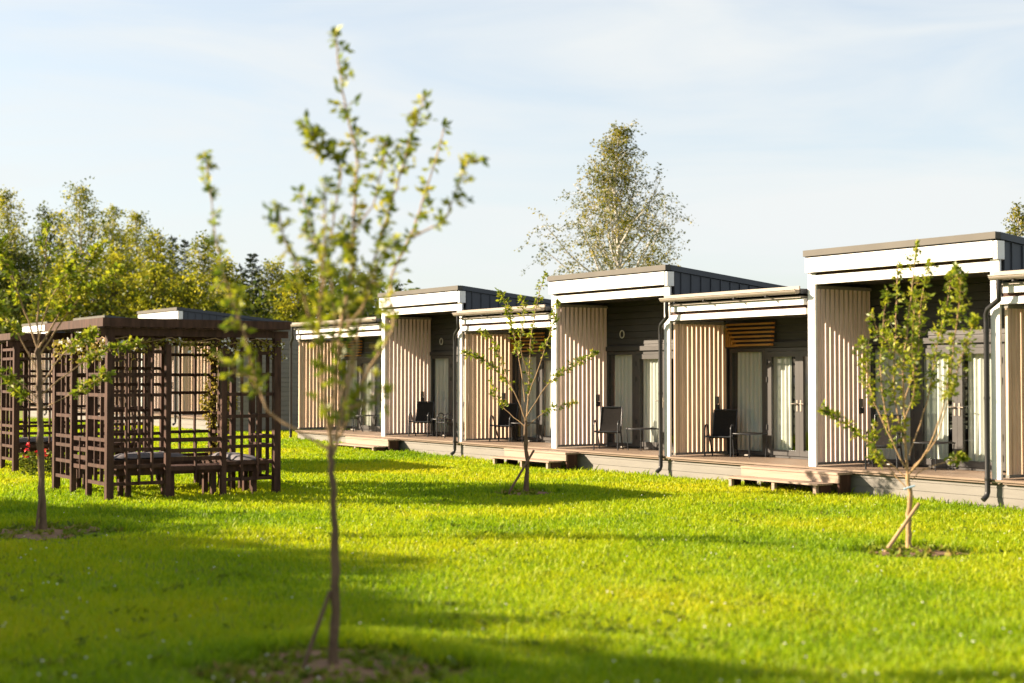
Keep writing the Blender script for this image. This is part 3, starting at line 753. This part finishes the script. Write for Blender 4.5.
# climbing plant on the gazebo corner post, blossoms, flowers
def climber():
    p=G1-UX*2.9+TX*3.1;random.seed(31);root=empty('climbing_plant',(p.x,p.y,ground(p.x,p.y)))
    st=MB()
    for k in range(4):
        st.tube([(.10*math.cos(h*1.7+k*1.6),.10*math.sin(h*1.7+k*1.6),h) for h in [i*.18 for i in range(15)]],.008,5)
    st.build('stem',M['barkl'],root);lv=Leaves()
    for i in range(2600):
        z=random.uniform(.25,2.6)**1;r=random.uniform(.10,.30)*(.8+.3*math.sin(z*5));a=random.random()*6.28
        lv.leaf((r*math.cos(a),r*math.sin(a),z),(math.cos(a),math.sin(a),random.gauss(-.4,.5)),random.uniform(.05,.09),.055,random.gauss(.5,.25))
    lv.build('foliage',M['vine'],root);tag(root,'yellowing leafy climber wrapped round the rear post of the near gazebo','climbing plant')
climber()
def clematis(g,label,seed):
    random.seed(seed);root=empty('flowering_climber',(g.x,g.y,ground(g.x,g.y)+2.4));root.rotation_euler=(0,0,ANG);lv=Leaves();fl=Leaves();st=MB()
    for (a,b) in (((.05,0),(.05,3.1)),((0,-.05),(-2.9,-.05))):
        a=Vector(a);b=Vector(b);st.tube([(a.x+(b.x-a.x)*i/12,a.y+(b.y-a.y)*i/12,.25+.06*math.sin(i*2.1)) for i in range(13)],.008,5)
        for i in range(420):
            f=random.random();q=a.lerp(b,f);z=.28-abs(random.gauss(0,.13))*(1+.6*math.sin(f*14))
            p=(q.x+random.gauss(0,.05),q.y+random.gauss(0,.05),z)
            lv.leaf(p,(random.gauss(0,1),random.gauss(0,1),random.gauss(-.3,.6)),random.uniform(.05,.09),.05,random.gauss(.45,.2))
            if random.random()<.22 and math.sin(f*19+seed)>0:
                for k in range(3):fl.leaf(p,(random.gauss(0,1),random.gauss(0,1),random.gauss(0,1)),.06,.05,random.random())
    st.build('stem',M['barkl'],root);lv.build('foliage',M['vine'],root);fl.build('blossom',M['flower'],root);tag(root,label,'climbing plant')
clematis(G1,'white-flowered climber trailing under the roof edge of the near gazebo',51)
def red_flowers():
    p=px(44,470,29.6);random.seed(8);root=empty('flower_pot_plant',(p.x,p.y,ground(p.x,p.y)));lv=Leaves();fl=Leaves()
    for i in range(420):
        a=random.random()*6.28;r=random.random()**.5*.42;z=random.uniform(.05,.55)*(1-.5*r)
        lv.leaf((r*math.cos(a),r*math.sin(a),z),(math.cos(a),math.sin(a),random.gauss(.5,.5)),.11,.06,random.gauss(.4,.2))
    for i in range(14):
        a=random.random()*6.28;r=random.random()**.5*.42;z=random.uniform(.4,.7)
        for k in range(6):fl.leaf((r*math.cos(a),r*math.sin(a),z),(random.gauss(0,1),random.gauss(0,1),random.gauss(.3,.6)),.07,.06,random.random())
    lv.build('foliage',M['green'],root);fl.build('blossom',M['red'],root);root.name='flowering_plant';tag(root,'low plant with red flowers on the grass in front of the far gazebo','plant')
red_flowers()

# ------------------------------------------------------------------ ground, grass, weeds
def lawn():
    xs=sorted(set([-400,-250,-150,-100,-70]+[i*1.0 for i in range(-50,51)]+[70,100,150,250,400]));ys=sorted(set([-200,-100,-50,-25]+[i*1.0 for i in range(-10,60)]+[64,70,80,95,115,140,180,250,400]))
    m=MB();vs=[(x,y,ground(x,y)) for y in ys for x in xs];w=len(xs)
    m.add(vs,[(j*w+i,j*w+i+1,(j+1)*w+i+1,(j+1)*w+i) for j in range(len(ys)-1) for i in range(w-1)],True)
    tag(m.build('lawn',M['lawn']),None,None,None,'structure')
lawn()
def soil(x,y,D,r,seed):
    p=px(x,y,D);random.seed(seed);m=MB();n=28;vs=[(0,0,ground(p.x,p.y)+.05)]
    for i in range(n):
        a=2*math.pi*i/n;q=r*(1+.28*math.sin(a*3+seed)+random.uniform(-.15,.15));vs.append((q*math.cos(a),q*math.sin(a),ground(p.x,p.y)+.012))
    m.add(vs,[(0,i+1,(i+1)%n+1) for i in range(n)],True);tag(m.build('soil_patch',M['soil'],None,(p.x,p.y,0)),None,None,None,'structure');return p
SP=[(soil(334,668,10.02,.72,2),.72),(soil(45,533,18.7,.75,5),.75),(soil(526,493,25.1,.4,7),.4),(soil(908,552,16.66,.5,9),.5)]
def vground(x,y):
    s=np.clip((y-30)/18,0,1);s=s*s*(3-2*s)
    return .2*s+.015*np.sin(x*.5+y*.23)*np.sin(y*.31-x*.17)
def clumpn(x,y,s):
    return (np.sin(x*s+1.7*np.sin(y*s*.73+1))*np.cos(y*s*1.13+1.3*np.sin(x*s*.61))+np.sin(x*s*2.3+y*s*1.9)*.5)/1.5
def grass(n=700000):
    rng=np.random.default_rng(3)
    # depth drawn so that the density falls with distance
    u=rng.random(n);D0,D1=8.0,62.
    e=.55;D=(D0**e+u*(D1**e-D0**e))**(1/e)
    out=rng.random(n)<.17;x=(rng.random(n)*2-1)*(D*.375+.6);x=np.where(out,np.sign(x)*(D*.375+.6+np.abs(x)/(D*.375+.6)*6.0),x);y=D
    rel=np.stack([x-R1.x,y-R1.y],1);t=rel@np.array(TX);uu=rel@np.array(UX)
    keep=(t<.03)|(uu<-(3*PITCH+1.5)-.0)
    relb=np.stack([x-B1.x,y-B1.y],1);tb=relb@np.array(TX);keep&=(tb<.03)|(relb@np.array(UX)>LOWW+.02)
    for p,r in SP:
        d=np.hypot(x-p.x,(y-p.y));keep&=(d>r*.95)|(rng.random(n)<.04)
    x=x[keep];y=y[keep];n=len(x)
    z=vground(x,y)
    cl=clumpn(x,y,2.1)*.6+clumpn(x+7,y-3,5.3)*.4
    h=(.045+.035*rng.random(n)+.025*np.clip(cl,-1,1))*(1+.5*(rng.random(n)<.05))
    tt=((x-R1.x)*TX.x+(y-R1.y)*TX.y);h*=1+.9*np.exp(-((tt-.05)/.16)**2)*(y<46)*rng.random(n)
    for p,r in SP:
        d=np.hypot(x-p.x,(y-p.y));h*=1+1.0*np.exp(-((d-r*1.25)/.25)**2)*(y>p.y)-.55*np.exp(-((d-r*1.1)/.4)**2)*(y<=p.y)
    wd=(.0035+.0035*rng.random(n))*np.maximum(1,y/13.)
    az=rng.random(n)*2*np.pi;lean=(.25+.75*rng.random(n))*h;la=rng.random(n)*2*np.pi
    dx=np.cos(az)*wd;dy=np.sin(az)*wd;lx=np.cos(la)*lean;ly=np.sin(la)*lean
    V=np.empty((n,5,3),np.float32)
    V[:,0]=np.stack([x-dx,y-dy,z-.01],1);V[:,1]=np.stack([x+dx,y+dy,z-.01],1)
    V[:,2]=np.stack([x+dx*.8+lx*.35,y+dy*.8+ly*.35,z+h*.6],1);V[:,3]=np.stack([x-dx*.8+lx*.35,y-dy*.8+ly*.35,z+h*.6],1)
    V[:,4]=np.stack([x+lx,y+ly,z+h*.95],1)
    b=np.arange(n)*5
    Q=np.stack([b,b+1,b+2,b+3],1);T3=np.stack([b+3,b+2,b+4],1)
    me=bpy.data.meshes.new('grass');me.vertices.add(n*5);me.vertices.foreach_set('co',V.ravel())
    li=np.concatenate([Q.ravel(),T3.ravel()]).astype(np.int32);me.loops.add(len(li));me.loops.foreach_set('vertex_index',li)
    me.polygons.add(2*n);ls=np.concatenate([np.arange(n)*4,4*n+np.arange(n)*3]).astype(np.int32);me.polygons.foreach_set('loop_start',ls)
    me.polygons.foreach_set('loop_total',np.concatenate([np.full(n,4),np.full(n,3)]).astype(np.int32))
    ti=np.clip(.5+.22*rng.standard_normal(n)+.10*cl,0,1);ti[rng.random(n)<.03]=1
    a=me.attributes.new('tint','FLOAT','FACE');a.data.foreach_set('value',np.concatenate([ti,ti]).astype(np.float32))
    me.update(calc_edges=True);me.materials.append(M['grass']);o=bpy.data.objects.new('grass',me);C.objects.link(o);tag(o,None,None,None,'stuff')
grass()
def weeds():
    random.seed(12);lv=Leaves();fl=Leaves()
    for (p,r),dens in zip(SP,(150,90,40,70)):
        for i in range(dens):
            a=random.random()*6.28;q=r*random.uniform(.25,1.35);bx,by=p.x+q*math.cos(a),p.y+q*math.sin(a);g=ground(bx,by);ct=random.gauss(.45,.25)
            for k in range(random.randint(4,8)):
                b=random.random()*6.28;l=random.uniform(.05,.13);lv.leaf((bx,by,g+.01),(math.cos(b),math.sin(b),random.uniform(.3,1.2)),l,l*.38,ct+random.gauss(0,.1))
    for i in range(700):          # broad-leaved clover and plantain in the lawn
        D=(9+random.random()**1.5*16);x=random.uniform(-.37,.37)*D
        if clumpn(np.array(x),np.array(D),.9)<.1:continue
        g=ground(x,D);ct=random.gauss(.35,.15)
        for k in range(6):
            b=random.random()*6.28;l=random.uniform(.05,.10);lv.leaf((x+random.gauss(0,.05),D+random.gauss(0,.05),g+.02),(math.cos(b),math.sin(b),random.uniform(.3,1.0)),l,l*.45,ct+random.gauss(0,.1))
    for i in range(260):
        D=(9+random.random()**1.3*22);x=random.uniform(-.37,.37)*D;p=Vector((x,D))-R1
        if p.dot(TX)>-.3:continue
        g=ground(x,D)+random.uniform(.06,.10)
        for k in range(5):fl.leaf((x,D,g),(random.gauss(0,1),random.gauss(0,1),random.gauss(.4,.4)),.013,.011,random.random())
    tag(lv.build('weeds',M['weed']),None,None,None,'stuff');tag(fl.build('clover_blossoms',M['flower']),None,None,None,'stuff')
weeds()

# ------------------------------------------------------------------ sky, sun, camera
SUN_EL=23.4;azv=Vector((-SL.x,-SL.y))
w=bpy.data.worlds.new('World');bpy.context.scene.world=w;w.use_nodes=True;nt=w.node_tree;N=nt.nodes;L=nt.links
bg=N['Background'];bg.inputs['Strength'].default_value=.060
sky=N.new('ShaderNodeTexSky');sky.sky_type='NISHITA';sky.sun_disc=False;sky.sun_elevation=R(SUN_EL);sky.sun_rotation=math.atan2(azv.x,azv.y)
sky.air_density=1.0;sky.dust_density=1.5;sky.ozone_density=1.0
tc=N.new('ShaderNodeTexCoord');mp=N.new('ShaderNodeMapping');mp.inputs['Scale'].default_value=(1.3,1.3,7.0);mp.inputs['Rotation'].default_value=(.0,.22,.3)
nz=N.new('ShaderNodeTexNoise');nz.inputs['Scale'].default_value=2.2;nz.inputs['Detail'].default_value=8;nz.inputs['Roughness'].default_value=.55;nz.inputs['Distortion'].default_value=.6
cr=N.new('ShaderNodeValToRGB');cr.color_ramp.elements[0].position=.38;cr.color_ramp.elements[0].color=(.55,.55,.55,1);cr.color_ramp.elements[1].position=.64;cr.color_ramp.elements[1].color=(.97,.97,.97,1)
mx=N.new('ShaderNodeMix');mx.data_type='RGBA';mx.inputs['B'].default_value=(3.95,4.08,4.08,1)
L.new(tc.outputs['Generated'],mp.inputs[0]);L.new(mp.outputs[0],nz.inputs['Vector']);L.new(nz.outputs['Fac'],cr.inputs[0])
L.new(cr.outputs[0],mx.inputs['Factor']);L.new(sky.outputs[0],mx.inputs['A']);L.new(mx.outputs['Result'],bg.inputs[0])
sd=bpy.data.lights.new('sun','SUN');sd.energy=5.0;sd.angle=R(.53);sd.color=(1,.81,.60)
so=bpy.data.objects.new('sun',sd);C.objects.link(so)
ld=Vector((SL.x*math.cos(R(SUN_EL)),SL.y*math.cos(R(SUN_EL)),-math.sin(R(SUN_EL))))
so.rotation_euler=ld.to_track_quat('-Z','Y').to_euler();so.location=(-20,5,30)
cd=bpy.data.cameras.new('camera');cd.sensor_width=36;cd.lens=F/1024*36;cd.clip_end=1500;cd.clip_start=.1
cam=bpy.data.objects.new('camera',cd);C.objects.link(cam);cam.location=(0,0,CAMZ)
cam.rotation_euler=(R(90)+math.atan((HZ-341.5)/F),0,0)
cd.dof.use_dof=True;cd.dof.focus_distance=29;cd.dof.aperture_fstop=.98
sc=bpy.context.scene;sc.camera=cam
sc.view_settings.view_transform='Standard';sc.view_settings.look='None';sc.view_settings.exposure=1.92;sc.view_settings.gamma=1
sc.render.engine='CYCLES';sc.cycles.transparent_max_bounces=24;sc.cycles.max_bounces=8
